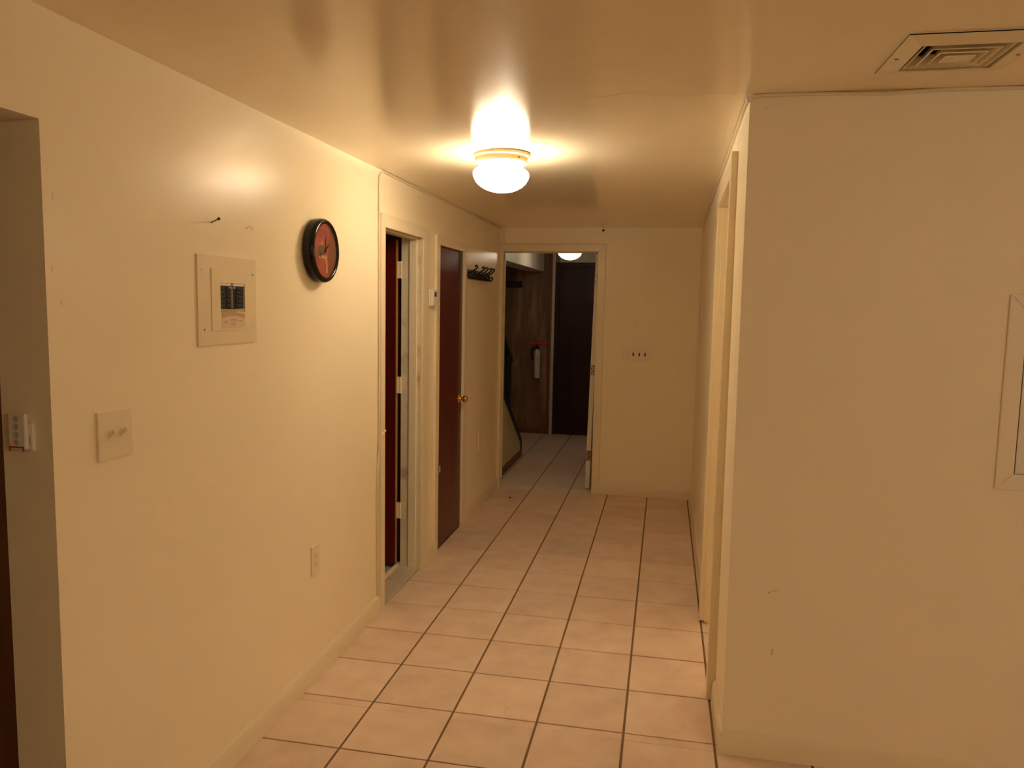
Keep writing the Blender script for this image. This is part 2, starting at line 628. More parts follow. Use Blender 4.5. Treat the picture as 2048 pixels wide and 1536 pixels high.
WT = 0.13
wall_left = wall('wall_left', [
    (-0.14, 0, -3.2, 0.70, -0.1, ZT), (-0.14, 0, 0.70, 1.578, 2.041, ZT), (-0.14, 0, 1.578, 3.76, -0.1, ZT),
    (-0.12, 0, 3.76, 4.43, 2.035, ZT), (-0.12, 0, 4.43, 4.755, -0.1, ZT), (-0.12, 0, 4.755, 5.395, 2.012, ZT),
    (-0.12, 0, 5.395, YE + 0.02, -0.1, ZT)], M['wall'], 'long cream wall down the left side of the corridor')
wall_end = wall('wall_end', [
    (-1.9, 0.012, YE, YE2, -0.1, ZT), (0.012, 0.868, YE, YE2, 2.11, ZT), (0.868, XR + 0.25, YE, YE2, -0.1, ZT)],
    M['wall'], 'cream wall closing the far end of the corridor')
mb = MB()
# right corridor wall: very slightly out of plumb, opening 3.25..4.0
XA, XB = 1.686, 1.699   # top / bottom at the near corner
for y0, y1, z0, z1 in ((YF + 0.118, 3.25, -0.1, ZT), (3.25, 4.0, 2.15, ZT), (4.0, YE + 0.02, -0.1, ZT)):
    mb.box(0, 0.11, y0, y1, z0, z1)
for v in mb.bm.verts:
    f = min(max(v.co.z / 2.4, 0), 1)
    s = min(max((v.co.y - YF) / (YE - YF), 0), 1)
    v.co.x += (1 - s) * (XB + (XA - XB) * f) + s * 1.705
wall_right = tag(mb.build('wall_right', M['wall_side']), 'narrow cream wall down the right side of the corridor', 'wall', kind='structure')
mb = MB()
mb.box(1.68, 4.6, YF, YF + 0.12, -0.1, ZT)
for v in mb.bm.verts:
    if v.co.x < 2:
        v.co.x = XB + (XA - XB) * min(max(v.co.z / 2.4, 0), 1) + 0.0005
wall_front = tag(mb.build('wall_front', M['wall_side']), 'broad cream wall facing the camera right of the corridor', 'wall', kind='structure')
wall('wall_near', [(4.5, 4.6, -3.2, YF, -0.1, ZT), (-0.14, 4.6, -3.3, -3.2, -0.1, ZT)], M['wall_side'], 'cream walls of the near room behind the camera')
wall('wall_side_room', [(3.5, 3.6, YF, 5.4, -0.1, ZT), (1.80, 3.6, 5.3, 5.4, -0.1, ZT)], M['wall_side'], 'cream walls of the room through the right opening')
wall('wall_back', [(-1.9, 1.7, YB, YB + 0.1, -0.1, ZT)], M['panel'], 'streaked brown panelled wall at the back of the far hall')
wall('wall_hall', [(1.5, 1.6, YE2, YB, -0.1, ZT), (-1.9, -1.8, -0.1, YB + 0.1, -0.1, ZT)], M['plaster'], 'grubby side walls of the far hall')
wall('wall_closet', [(-1.8, -0.12, 1.74, 1.84, -0.1, ZT), (-1.8, -0.12, 4.64, 4.70, -0.1, ZT), (-1.8, -0.12, -0.1, 0.0, -0.1, ZT)], M['dark_wall'],
     'dark brown partitions of the rooms behind the left wall')
tag(MB().box(-0.30, -0.085, YE2, YB, 2.057, ZT).build('beam', M['beam']), 'boxed white bulkhead over the stairs in the far hall', 'beam', kind='structure')
# hole in end wall plaster, trim block
tag(MB().lathe([(0.0, 0), (0.011, 0), (0.010, -0.003), (0, -0.003)], (0.889, YE, 2.277), 'Y', 12).build('plaster_hole', M['dark_hole'], wall_end), 'small dark hole in the plaster')
tag(MB().box(0.0, 0.046, YE - 0.03, YE, 2.172, 2.285, 0.002).build('trim_1', M['trim']), 'short cream block in the corner above the end doorway', 'trim', kind='structure')
tag(MB().box(0.046, 0.93, YE - 0.006, YE, 2.158, 2.166, 0.001).build('trim_2', M['trim']), 'thin cream bead above the end doorway casing', 'trim', kind='structure')


# ------------------------------------------------------------------ baseboards
def baseboard(name, a, b, nrm, label, h=0.094, t=0.012, mat='trim'):
    """profile extruded from a to b (floor points on the wall), nrm points into the room"""
    a, b, n = Vector(a), Vector(b), Vector(nrm)
    z = Vector((0, 0, 1))
    prof = [(0, 0), (t, 0), (t, h * 0.5), (t * 0.95, h * 0.66), (t * 0.8, h * 0.8), (t * 0.52, h * 0.92), (0.0, h)]
    poly = [a + n * p + z * q for p, q in prof]
    return tag(MB().prism(poly, b - a).build(name, M[mat], None, False), label, 'baseboard', kind='structure')


baseboard('baseboard_left', (0, 1.578, 0), (0, 3.735, 0), (1, 0, 0), 'long cream baseboard along the near left wall')
baseboard('baseboard_left.001', (0, 4.535, 0), (0, 4.69, 0), (1, 0, 0), 'short cream baseboard between the two left doors')
baseboard('baseboard_left.002', (0, 5.47, 0), (0, YE - 0.02, 0), (1, 0, 0), 'cream baseboard under the coat hooks')
baseboard('baseboard_end', (0.925, YE, 0), (1.705, YE, 0), (0, -1, 0), 'cream baseboard under the four gang switch plate')
baseboard('baseboard_right', (1.703, 4.07, 0), (1.705, YE, 0), (-1, 0, 0), 'cream baseboard along the far right wall')
baseboard('baseboard_right.001', (1.699, YF - 0.012, 0), (1.697, 3.185, 0), (-1, 0, 0), 'short cream baseboard at the right wall corner', t=0.013)
baseboard('baseboard_front', (1.688, YF, 0), (4.5, YF, 0), (0, -1, 0), 'cream baseboard along the wall facing the camera', t=0.013)
baseboard('baseboard_back', (-1.0, YB, 0), (0.03, YB, 0), (0, -1, 0), 'red brown baseboard under the fire extinguisher', h=0.07, mat='brown_base')


# ------------------------------------------------------------------ doors of the left wall
def casing_left(parent, y0, y1, z1, w0, w1, wt, th, mat):
    """three mitred boards round an opening in the plane x=0"""
    MB().prism([(0, y0 - w0, 0), (0, y0, 0), (0, y0, z1), (0, y0 - w0, z1 + wt)], (th, 0, 0), 0.002).build('casing_side', mat, parent)
    MB().prism([(0, y1, 0), (0, y1 + w1, 0), (0, y1 + w1, z1 + wt), (0, y1, z1)], (th, 0, 0), 0.002).build('casing_side', mat, parent)
    MB().prism([(0, y0, z1), (0, y1, z1), (0, y1 + w1, z1 + wt), (0, y0 - w0, z1 + wt)], (th, 0, 0), 0.002).build('casing_head', mat, parent)


def hinge_leaf(parent, box, barrel, axis_pts, mat, holes=(), name='hinge', hole_axis='X'):
    mb = MB().box(*box, 0.0006, 1)
    mb.tube(axis_pts, barrel, 10)
    h = mb.build(name, mat, parent)
    if holes:
        s = MB()
        for p in holes:
            s.ball(p, 0.0035, seg=8)
        s.build('screw_holes', M['dark_hole'], h)
    return h


d1 = thing('door_1', 'open doorway with a dark mahogany door swung inward, nearest on the left wall', 'door', (0, 4.1, 0), kind='structure')
casing_left(d1, 3.782, 4.415, 2.015, 0.055, 0.112, 0.068, 0.018, M['trim'])
MB().box(-0.12, 0.0, 3.76, 3.785, 0, 2.035).build('jamb', M['old_trim'], d1)
MB().box(-0.12, 0.0, 4.415, 4.43, 0, 2.035).build('jamb', M['old_trim'], d1)
MB().box(-0.12, 0.0, 3.785, 4.415, 2.018, 2.035).build('jamb_head', M['old_trim'], d1)
MB().box(-0.068, -0.02, 4.402, 4.415, 0, 2.018, 0.003).build('door_stop', M['trim'], d1)
MB().box(-0.068, -0.02, 3.785, 3.797, 0, 2.018, 0.003).build('door_stop', M['trim'], d1)
MB().box(-0.068, -0.02, 3.797, 4.402, 2.006, 2.018, 0.003).build('door_stop', M['trim'], d1)
tag(MB().box(-0.125, -0.001, 3.775, 4.425, -0.004, 0.012, 0.003).build('threshold', M['stone'], d1), 'worn speckled stone threshold')
tag(MB().box(-0.150, -0.126, 3.70, 4.46, -0.004, 0.026, 0.004).build('threshold_strip', M['trim'], d1), 'pale painted strip behind the threshold')
leaf = MB().box(-0.77, -0.146, 4.392, 4.430, 0.028, 2.005, 0.001, 1).build('door_leaf', M['mahogany'], d1)
tag(MB().box(-0.1465, -0.1452, 4.393, 4.429, 0.029, 2.004).build('leaf_edge', M['raw_wood'], leaf), 'bare wood hinge edge')
for z in (1.829, 1.139, 0.364):
    mb = MB().box(-0.118, -0.084, 4.4138, 4.4152, z - 0.05, z + 0.05)
    mb.tube([(-0.122, 4.411, z - 0.05), (-0.122, 4.411, z + 0.05)], 0.0055, 10)
    mb.box(-0.1452, -0.122, 4.4095, 4.4125, z - 0.05, z + 0.05)
    h = mb.build('hinge', M['ivory'], d1)
    tag(MB().box(-0.1452, -0.1435, 4.397, 4.412, z - 0.05, z + 0.05).build('leaf_plate', M['old_brass'], h), 'brass leaf on the door edge')
    s = MB()
    for dz, dx in ((-0.035, 0), (0.0, 0.012), (0.035, 0)):
        s.ball((-0.106 + dx, 4.4137, z + dz), 0.0028, seg=8)
    s.build('hinge_screws', M['screw'], h)

d2 = thing('door_2', 'closed dark mahogany closet door with a brass knob on the left wall', 'door', (0, 5.08, 0), kind='structure')
casing_left(d2, 4.765, 5.385, 2.003, 0.072, 0.088, 0.062, 0.017, M['trim'])
MB().box(-0.12, 0.0, 4.755, 4.766, 0, 2.012).build('jamb', M['trim'], d2)
MB().box(-0.12, 0.0, 5.384, 5.395, 0, 2.012).build('jamb', M['trim'], d2)
MB().box(-0.12, 0.0, 4.766, 5.384, 2.003, 2.012).build('jamb_head', M['trim'], d2)
leaf2 = MB().box(-0.036, -0.001, 4.769, 5.381, 0.008, 1.996, 0.0012, 1).build('door_leaf', M['mahogany'], d2)
for z in (1.885, 1.115, 0.36):
    mb = MB().box(-0.001, 0.0012, 4.768, 4.786, z - 0.045, z + 0.045)
    mb.box(0.0, 0.0175, 4.757, 4.762, z - 0.045, z + 0.045)
    mb.tube([(0.008, 4.7665, z - 0.045), (0.008, 4.7665, z + 0.045)], 0.0075, 10)
    h = mb.build('hinge', M['ivory'], d2)
    s = MB()
    for dz in (-0.03, 0.0, 0.03):
        s.ball((0.0013, 4.779, z + dz), 0.003, seg=8)
    s.build('hinge_screws', M['screw'], h)
kn = MB().lathe([(0, -0.001), (0.031, -0.001), (0.033, 0.003), (0.029, 0.007), (0.017, 0.011), (0.013, 0.016), (0.012, 0.030), (0.016, 0.036),
                 (0.024, 0.042), (0.027, 0.050), (0.026, 0.058), (0.020, 0.064), (0.010, 0.0665), (0, 0.067)], (0, 5.302, 0.958), 'X', 28)
tag(kn.build('door_knob', M['brass'], d2, True), 'polished brass knob')
tag(MB().box(-0.001, -0.0004, 4.838, 4.868, 0.515, 0.560, 0.0002, 1).build('paint_chip', M['paper'], leaf2), 'small pale chip in the veneer')

# ------------------------------------------------------------------ end doorway with a white door swung into the hall
d3 = thing('door_3', 'open white door in the end doorway leading to the dim hall', 'door', (0.44, YE, 0), kind='structure')
MB().prism([(-0.0, YE, 0), (0.028, YE, 0), (0.028, YE, 2.096), (0, YE, 2.153)], (0, -0.017, 0), 0.002).build('casing_side', M['trim'], d3)
MB().prism([(0.853, YE, 0), (0.918, YE, 0), (0.918, YE, 2.156), (0.853, YE, 2.096)], (0, -0.017, 0), 0.002).build('casing_side', M['trim'], d3)
MB().prism([(0.028, YE, 2.096), (0.853, YE, 2.096), (0.918, YE, 2.156), (0, YE, 2.153)], (0, -0.017, 0), 0.002).build('casing_head', M['trim'], d3)
MB().box(0.012, 0.026, YE - 0.001, YE2, 0, 2.11).build('jamb', M['old_trim'], d3)
MB().box(0.855, 0.868, YE - 0.001, YE2, 0, 2.11).build('jamb', M['old_trim'], d3)
MB().box(0.026, 0.855, YE - 0.001, YE2, 2.098, 2.11).build('jamb_head', M['old_trim'], d3)
MB().box(0.026, 0.038, YE + 0.03, YE + 0.065, 0, 2.098, 0.002).build('door_stop', M['old_trim'], d3)
MB().box(0.038, 0.843, YE + 0.03, YE + 0.065, 2.086, 2.098, 0.002).build('door_stop', M['old_trim'], d3)
leaf3 = MB().box(0.8, 0.84, YE2 + 0.006, YE2 + 0.79, 0.012, 2.085, 0.0015, 1)
for v in leaf3.bm.verts:
    v.co.x += 0.018 * (v.co.z - 1.0)
    v.co.x += (v.co.y - YE2) * 0.06
leaf3 = tag(leaf3.build('door_leaf', M['white'], d3), 'white painted door leaf seen edge on')
for z, mt in ((1.885, 'white'), (1.075, 'steel'), (0.31, 'rust')):
    xo = 0.8 + 0.018 * (z - 1.0)
    mb = MB().box(xo + 0.004, xo + 0.036, YE2 + 0.0035, YE2 + 0.0062, z - 0.045, z + 0.045)
    mb.tube([(xo + 0.042, YE2 + 0.004, z - 0.045), (xo + 0.042, YE2 + 0.004, z + 0.045)], 0.006, 8)
    h = mb.build('hinge', M[mt], leaf3)
s = MB()
for z in (1.885, 1.075, 0.31):
    xo = 0.8 + 0.018 * (z - 1.0)
    for dz, dx in ((-0.032, 0.011), (-0.010, 0.027), (0.012, 0.011), (0.034, 0.027)):
        s.ball((xo + dx, YE2 + 0.0035, z + dz), 0.005, (1, 0.5, 1), 8)
s.build('screw_holes', M['dark_hole'], leaf3)
tag(MB().lathe([(0, 0.0), (0.026, 0.0), (0.026, -0.006), (0.011, -0.012), (0.011, -0.03), (0.024, -0.038), (0.026, -0.05), (0.016, -0.06), (0, -0.062)],
               (0.835, 7.45, 1.03), 'X', 20).build('door_knob', M['old_brass'], leaf3, True), 'brass knob')

# ------------------------------------------------------------------ right opening with casing
d4 = thing('door_4', 'cased opening in the right corridor wall spilling light', 'doorway', (XR, 3.6, 0), kind='structure')
XO = 1.664
MB().prism([(XO, 3.19, 0.0), (XO, 3.25, 0.0), (XO, 3.25, 2.249), (XO, 3.19, 2.249)], (0.036, 0, 0), 0.0015).build('casing_side', M['trim'], d4)
MB().prism([(XO + 0.004, 4.0, 0.012), (XO + 0.004, 4.065, 0.012), (XO + 0.004, 4.065, 2.19), (XO + 0.004, 4.0, 2.135)], (0.036, 0, 0), 0.003).build('casing_side', M['trim'], d4)
MB().prism([(XO + 0.004, 3.25, 2.165), (XO + 0.004, 4.0, 2.135), (XO + 0.004, 4.065, 2.19), (XO + 0.004, 3.25, 2.238)], (0.036, 0, 0), 0.002).build('casing_head', M['trim'], d4)
MB().box(1.692, 1.805, 3.25, 3.262, 0, 2.16).build('jamb', M['trim'], d4)
MB().box(1.692, 1.815, 3.99, 4.002, 0.012, 2.16).build('jamb', M['trim'], d4)
MB().prism([(1.692, 3.262, 2.162), (1.692, 3.99, 2.132), (1.692, 3.99, 2.152), (1.692, 3.262, 2.182)], (0.115, 0, 0)).build('jamb_head', M['trim'], d4)

# dark door of the far hall
d5 = thing('door_5', 'closed dark brown door in a dark frame at the back of the hall', 'door', (0.6, YB, 0), kind='structure')
mb = MB().box(0.066, 0.122, YB - 0.022, YB, 0, 2.17, 0.004)
mb.box(0.122, 1.05, YB - 0.022, YB, 2.112, 2.17, 0.004)
mb.box(1.0, 1.05, YB - 0.022, YB, 0, 2.112, 0.004)
mb.build('casing', M['dark_door'], d5)
MB().box(0.122, 1.0, YB - 0.010, YB + 0.02, 0.01, 2.112, 0.002).build('door_leaf', M['dark_door'], d5)
tag(MB().box(0.028, 0.064, YB - 0.014, YB, 0, ZT - 0.2, 0.002).build('trim_3', M['plaster']), 'pale vertical strip beside the dark hall door', 'trim', kind='structure')
tag(MB().box(-0.02, 0.008, YB - 0.010, YB, 0.07, ZT - 0.2, 0.002).build('trim_4', M['brown_base']), 'brown vertical batten beside the dark hall door', 'trim', kind='structure')
tag(MB().box(0.122, 1.49, YB - 0.012, YB, 2.172, ZT - 0.15).build('trim_5', M['plaster']), 'pale board above the dark hall door', 'trim', kind='structure')

# ------------------------------------------------------------------ ceiling lamps
def make_lamp(name, x, y, gm, label, tilt=0.0, tilt_dir=0.0, strength_group=None):
    zc = ceil_z(x, y)
    root = thing(name, label, 'ceiling lamp', (x, y, zc), strength_group)
    pan = MB().lathe([(0, 0.002), (0.126, 0.002), (0.131, -0.005), (0.130, -0.012), (0.120, -0.018), (0.117, -0.030), (0.119, -0.033), (0.118, -0.041),
                      (0.110, -0.042), (0.108, -0.030), (0.0, -0.026)], (x, y, zc), 'Z', 48).build('base_pan', M['pan'], root, True)
    s = MB()
    for a in (3.55, 5.64, 1.46):
        c = (x + 0.112 * math.cos(a), y + 0.112 * math.sin(a), zc - 0.028)
        e = (x + 0.121 * math.cos(a), y + 0.121 * math.sin(a), zc - 0.028)
        MB().tube([c, e], 0.005, 8).build('thumb_screw', M['screw'], pan)
    prof = [(0.100, -0.048), (0.104, -0.056), (0.112, -0.062), (0.122, -0.069), (0.128, -0.080), (0.1285, -0.092), (0.124, -0.108), (0.114, -0.126),
            (0.098, -0.142), (0.076, -0.156), (0.050, -0.166), (0.024, -0.171), (0, -0.172)]
    prof = [(0.097, -0.052), (0.099, -0.066), (0.119, -0.080), (0.1235, -0.092)] + prof[:0] + [(r - 0.004, h + 0.004) for r, h in prof[6:-1]][::1] + [(0, -0.167)]
    outer = [(0.100, -0.048), (0.104, -0.056), (0.112, -0.062), (0.122, -0.069), (0.128, -0.080), (0.1285, -0.092), (0.124, -0.108), (0.114, -0.126),
             (0.098, -0.142), (0.076, -0.156), (0.050, -0.166), (0.024, -0.171), (0, -0.172)]
    # glass shell, open at the neck: up the inside, down the outside
    mb = MB().lathe(prof[::-1] + outer, (x, y, zc), 'Z', 48)
    if tilt:
        ax = Vector((math.cos(tilt_dir), math.sin(tilt_dir), 0)).cross(Vector((0, 0, 1)))
        rot = Matrix.Rotation(-tilt, 4, ax)
        piv = Vector((x - 0.10 * math.cos(tilt_dir), y - 0.10 * math.sin(tilt_dir), zc - 0.05))
        for v in mb.bm.verts:
            v.co.z = zc - 0.048 + (v.co.z - zc + 0.048) * 0.96
            v.co = rot @ (v.co - piv) + piv
    mb.build('globe', gm, root, True)
    if tilt:
        bx, by = x + 0.045 * math.cos(tilt_dir), y + 0.045 * math.sin(tilt_dir)
        MB().lathe([(0, -0.026), (0.016, -0.028), (0.016, -0.046), (0, -0.046)], (bx, by, zc), 'Z', 16).build('socket', M['white'], root)
        MB().ball((bx, by, zc - 0.066), 0.026, seg=16).build('bulb', M['bulb'], root, True)
    return root


lamp = make_lamp('ceiling_lamp', 0.672, 3.52, M['lamp_main'], 'lit white mushroom globe lamp on the corridor ceiling', math.radians(3), math.radians(-40))
lamp_h = make_lamp('ceiling_lamp', 0.40, 8.32, M['lamp_hall'], 'dim globe lamp half hidden above the end doorway, in the hall')
lamp_f = make_lamp('ceiling_lamp', 3.35, -0.35, M['lamp_fill'], 'unseen globe lamp added to the near room as fill')  # unseen fill lamp, added behind the camera to brighten the facing wall
sl = bpy.data.lights.new('side_room_light', 'POINT')
sl.color = SIDE_LIGHT[0]
sl.energy = SIDE_LIGHT[1]
sl.shadow_soft_size = 0.08
so = bpy.data.objects.new('side_room_light', sl)
so.location = (2.75, 4.42, 1.9)
COL.objects.link(so)

# ------------------------------------------------------------------ ceiling vent
vx0, vx1, vy0, vy1 = 2.032, 2.385, 2.256, 2.600
vz = ceil_z(2.2, 2.4)
vent = thing('ceiling_vent', 'square cream ceiling vent with stepped louvres above the facing wall', 'vent', ((vx0 + vx1) / 2, (vy0 + vy1) / 2, vz))


def ring(mb, o, i, zo, zi, th):
    """square funnel ring: outer rect o at height zo, inner rect i at height zi"""
    P = lambda r, z: [(r[0], r[2], z), (r[1], r[2], z), (r[1], r[3], z), (r[0], r[3], z)]
    A, B, A2, B2 = P(o, zo), P(i, zi), P(o, zo + th), P(i, zi + th)
    b = bmesh.new()
    V = [[b.verts.new(p) for p in L] for L in (A, B, B2, A2)]
    for L, R in ((0, 1), (1, 2), (2, 3), (3, 0)):
        for q in range(4):
            b.faces.new((V[L][q], V[L][(q + 1) % 4], V[R][(q + 1) % 4], V[R][q]))
    bmesh.ops.recalc_face_normals(b, faces=list(b.faces))
    mb.join(b)


def rect(m0, m1, m2, m3):
    return (vx0 + m0, vx1 - m1, vy0 + m2, vy1 - m3)


mb = MB()
ring(mb, rect(0, 0, 0, 0), rect(0.052, 0.052, 0.070, 0.045), vz - 0.004, vz - 0.012, 0.003)
ring(mb, rect(0, 0, 0, 0), rect(0.001, 0.001, 0.001, 0.001), vz - 0.004, vz - 0.004, 0.006)
mb.build('vent_frame', M['trim'], vent)
O = (0.052, 0.052, 0.070, 0.045)
mb = MB()
ring(mb, rect(*O), rect(*[v + 0.001 for v in O]), vz - 0.011, vz + 0.03, 0.002)
mb.build('collar', M['trim'], vent)
mb = MB()
ring(mb, rect(*O), rect(*[v + 0.001 for v in O]), vz + 0.032, vz + 0.085, 0.002)
mb.box(vx0 + O[0], vx1 - O[1], vy0 + O[2], vy1 - O[3], vz + 0.085, vz + 0.088)
tag(mb.build('duct', M['dark_hole'], vent), 'dark duct behind the louvres')
for m, zo, zi in ((0.014, -0.008, 0.020), (0.040, -0.011, 0.017), (0.066, -0.014, 0.014)):
    mb = MB()
    ring(mb, rect(*[v + m for v in O]), rect(*[v + m + 0.013 for v in O]), vz + zo, vz + zi, 0.002)
    ring(mb, rect(*[v + m - 0.004 for v in O]), rect(*[v + m for v in O]), vz + zo, vz + zo, 0.002)
    mb.build('louvre', M['trim'], vent)
q_ = [v + 0.086 for v in O]
MB().box(vx0 + q_[0], vx1 - q_[1], vy0 + q_[2], vy1 - q_[3], vz - 0.017, vz - 0.013, 0.001).build('centre_plate', M['trim'], vent)
for sx in (vx0 + 0.02, vx1 - 0.02):
    MB().ball((sx, (vy0 + vy1) / 2 + 0.02, vz - 0.007), 0.006, (1, 1, 0.5), 10).build('screw', M['screw'], vent)

# ------------------------------------------------------------------ wall clock
cy, cz = 3.008, 1.842
clock = thing('wall_clock', 'round black wall clock with a red picture dial on the left wall', 'clock', (0, cy, cz))
MB().lathe([(0, 0.0), (0.112, 0.0), (0.124, 0.005), (0.131, 0.012), (0.132, 0.030), (0.131, 0.040), (0.127, 0.048), (0.120, 0.0525), (0.114, 0.0525), (0.111, 0.050), (0.111, 0.042),
            (0.0, 0.042)], (0, cy, cz), 'X', 64).build('case', M['black_gloss'], clock, True)
dial = MB().lathe([(0, 0.0421), (0.111, 0.0421), (0.111, 0.0428), (0, 0.0428)], (0, cy, cz), 'X', 48).build('dial', M['clock_face'], clock)


def blob(pts, x0, x1, name, mat):
    MB().prism([(x0, cy + a, cz + b) for a, b in pts], (x1 - x0, 0, 0)).build(name, M[mat], dial)


def arc(a0, a1, r, n=14):
    return [(r * math.cos(math.radians(a0 + (a1 - a0) * i / n)), r * math.sin(math.radians(a0 + (a1 - a0) * i / n))) for i in range(n + 1)]


blob([(0.052 * 0.6, -0.088)] + arc(-66, 62, 0.110) + [(0.045, 0.07), (0.03, 0.0)], 0.0426, 0.0431, 'printed_shape', 'brown_print')
blob([(-0.035 + 0.030 * math.cos(t * 0.4), -0.004 + 0.026 * math.sin(t * 0.4)) for t in range(16)], 0.0426, 0.0433, 'printed_shape', 'olive')
blob([(-0.045, -0.030), (0.012, -0.036), (0.018, -0.022), (-0.03, -0.018)], 0.0426, 0.0434, 'printed_shape', 'pale_print')
blob([(-0.06, -0.02), (-0.048, -0.012), (-0.044, 0.02), (-0.02, 0.045), (-0.026, 0.02), (-0.038, -0.03), (-0.055, -0.034)], 0.0426, 0.0430, 'printed_shape', 'pale_print')
blob([(0.018, -0.03), (0.028, -0.09), (0.012, -0.09), (0.006, -0.036)], 0.0426, 0.0431, 'printed_shape', 'pale_print')
MB().prism([(0.0455, cy - 0.003, cz - 0.01), (0.0455, cy + 0.003, cz - 0.01), (0.0455, cy + 0.001, cz + 0.058), (0.0455, cy - 0.002, cz + 0.058)], (0.0012, 0, 0)).build('minute_hand', M['black_gloss'], clock)
MB().prism([(0.0442, cy - 0.004, cz + 0.003), (0.0442, cy, cz - 0.005), (0.0442, cy + 0.034, cz + 0.024), (0.0442, cy + 0.032, cz + 0.028)], (0.0012, 0, 0)).build('hour_hand', M['black_gloss'], clock)
MB().lathe([(0, 0.0425), (0.004, 0.0425), (0.004, 0.0475), (0, 0.0475)], (0, cy, cz), 'X', 10).build('hand_pin', M['black_gloss'], clock)
MB().lathe([(0, 0.0525), (0.06, 0.052), (0.111, 0.0505), (0.111, 0.0498), (0.06, 0.0512), (0, 0.0517)], (0, cy, cz), 'X', 48).build('glass', M['glass'], clock, True)

# ------------------------------------------------------------------ breaker panel
bp_ = thing('breaker_panel', 'cream painted breaker panel with its door missing, on the left wall', 'electrical panel', (0, 2.35, 1.63))
# cover with a hole: four strips
y0, y1, z0, z1 = 2.172, 2.520, 1.487, 1.774
iy0, iy1, iz0, iz1 = 2.244, 2.456, 1.533, 1.733
oy0, oy1, oz0, oz1 = 2.293, 2.442, 1.592, 1.688


def plate_hole(mb, x0_, x1_, o, h):
    mb.box(x0_, x1_, o[0], h[0], o[2], o[3]).box(x0_, x1_, h[1], o[1], o[2], o[3])
    mb.box(x0_, x1_, h[0], h[1], o[2], h[2]).box(x0_, x1_, h[0], h[1], h[3], o[3])


mb = MB()
plate_hole(mb, -0.0005, 0.0055, (y0, y1, z0, z1), (iy0 + 0.001, iy1 - 0.001, iz0 + 0.001, iz1 - 0.001))
mb.build('cover_plate', M['plate'], bp_)
mb = MB()
plate_hole(mb, 0.0002, 0.0082, (iy0, iy1, iz0, iz1), (oy0, oy1, oz0, oz1))
mb.build('inner_trim', M['plate'], bp_)
MB().box(0.0001, 0.0008, oy0, oy1, oz0, oz1).build('breaker_recess', M['dark_hole'], bp_)
for c_ in range(2):
    for r_ in range(5):
        ya = oy0 + 0.004 + c_ * 0.078
        za = oz0 + 0.016 + r_ * 0.0145
        b_ = MB().box(0.0006, 0.0045, ya, ya + 0.062, za, za + 0.0130, 0.0006, 1).build('breaker', M['breaker'], bp_)
        MB().box(0.0045, 0.0075, ya + (0.034 if c_ == 0 else 0.012), ya + (0.05 if c_ == 0 else 0.028), za + 0.003, za + 0.010, 0.0006, 1).build('toggle', M['dark_hole'], b_)
MB().box(0.0006, 0.0050, oy0 + 0.068, oy0 + 0.080, oz0 + 0.012, oz1 - 0.001, 0.0006, 1).build('bus_cover', M['bus'], bp_)
for ya, yb in ((oy0 + 0.001, oy0 + 0.067), (oy0 + 0.082, oy1 - 0.001)):
    MB().box(0.0006, 0.0052, ya, yb, oz1 - 0.008, oz1 - 0.0005).build('white_strip', M['paper_white'], bp_)
for ya, yb in ((oy0 + 0.040, oy0 + 0.064), (oy0 + 0.084, oy0 + 0.104)):
    MB().box(0.0045, 0.0054, ya, yb, oz1 - 0.0165, oz1 - 0.0115).build('white_strip', M['paper'], bp_)
MB().prism([(0.0006, oy0, oz0), (0.0006, oy1, oz0), (0.0006, oy1, oz0 + 0.013), (0.0006, oy0 + 0.08, oz0 + 0.010), (0.0006, oy0, oz0 + 0.012)], (0.0052, 0, 0)).build('recess_lip', M['kraft'], bp_)
lab = MB().prism([(0.0083, oy0 + 0.004, 1.538), (0.0083, oy1 - 0.002, 1.541), (0.0083, oy1 - 0.002, 1.585), (0.0083, oy0 + 0.09, 1.592), (0.0083, oy0 + 0.04, 1.600), (0.0083, oy0 + 0.004, 1.590)], (0.0006, 0, 0))
lab = tag(lab.build('label', M['paper'], bp_), 'torn printed paper label')
MB().prism([(0.0089, oy0 + 0.008, 1.572), (0.0089, oy0 + 0.05, 1.580), (0.0089, oy0 + 0.10, 1.579), (0.0089, oy1 - 0.008, 1.570), (0.0089, oy1 - 0.002, 1.585), (0.0089, oy0 + 0.09, 1.592), (0.0089, oy0 + 0.04, 1.600), (0.0089, oy0 + 0.004, 1.590)], (0.0004, 0, 0)).build('torn_backing', M['kraft'], lab)
MB().prism([(0.009, oy0 + 0.088, 1.598), (0.009, oy1 - 0.002, 1.583), (0.013, oy1 - 0.002, 1.590)], (0.0006, 0, 0)).build('torn_flap', M['paper_white'], lab)
mb = MB()
for (a, b, z) in ((0.055, 0.092, 1.567), (0.056, 0.090, 1.563), (0.058, 0.088, 1.555), (0.060, 0.086, 1.550), (0.012, 0.042, 1.562), (0.014, 0.040, 1.557), (0.1, 0.13, 1.563)):
    mb.box(0.0089, 0.0092, oy0 + a, oy0 + b, z, z + 0.0018)
mb.build('print', M['ink'], lab)
for (yy, zz) in ((2.204, 1.538), (2.497, 1.722), (2.195, 1.726), (2.500, 1.548)):
    MB().ball((0.006, yy, zz), 0.0035, (0.6, 1, 1), 8).build('screw', M['screw' if yy in (2.204, 2.497) else 'plate'], bp_)

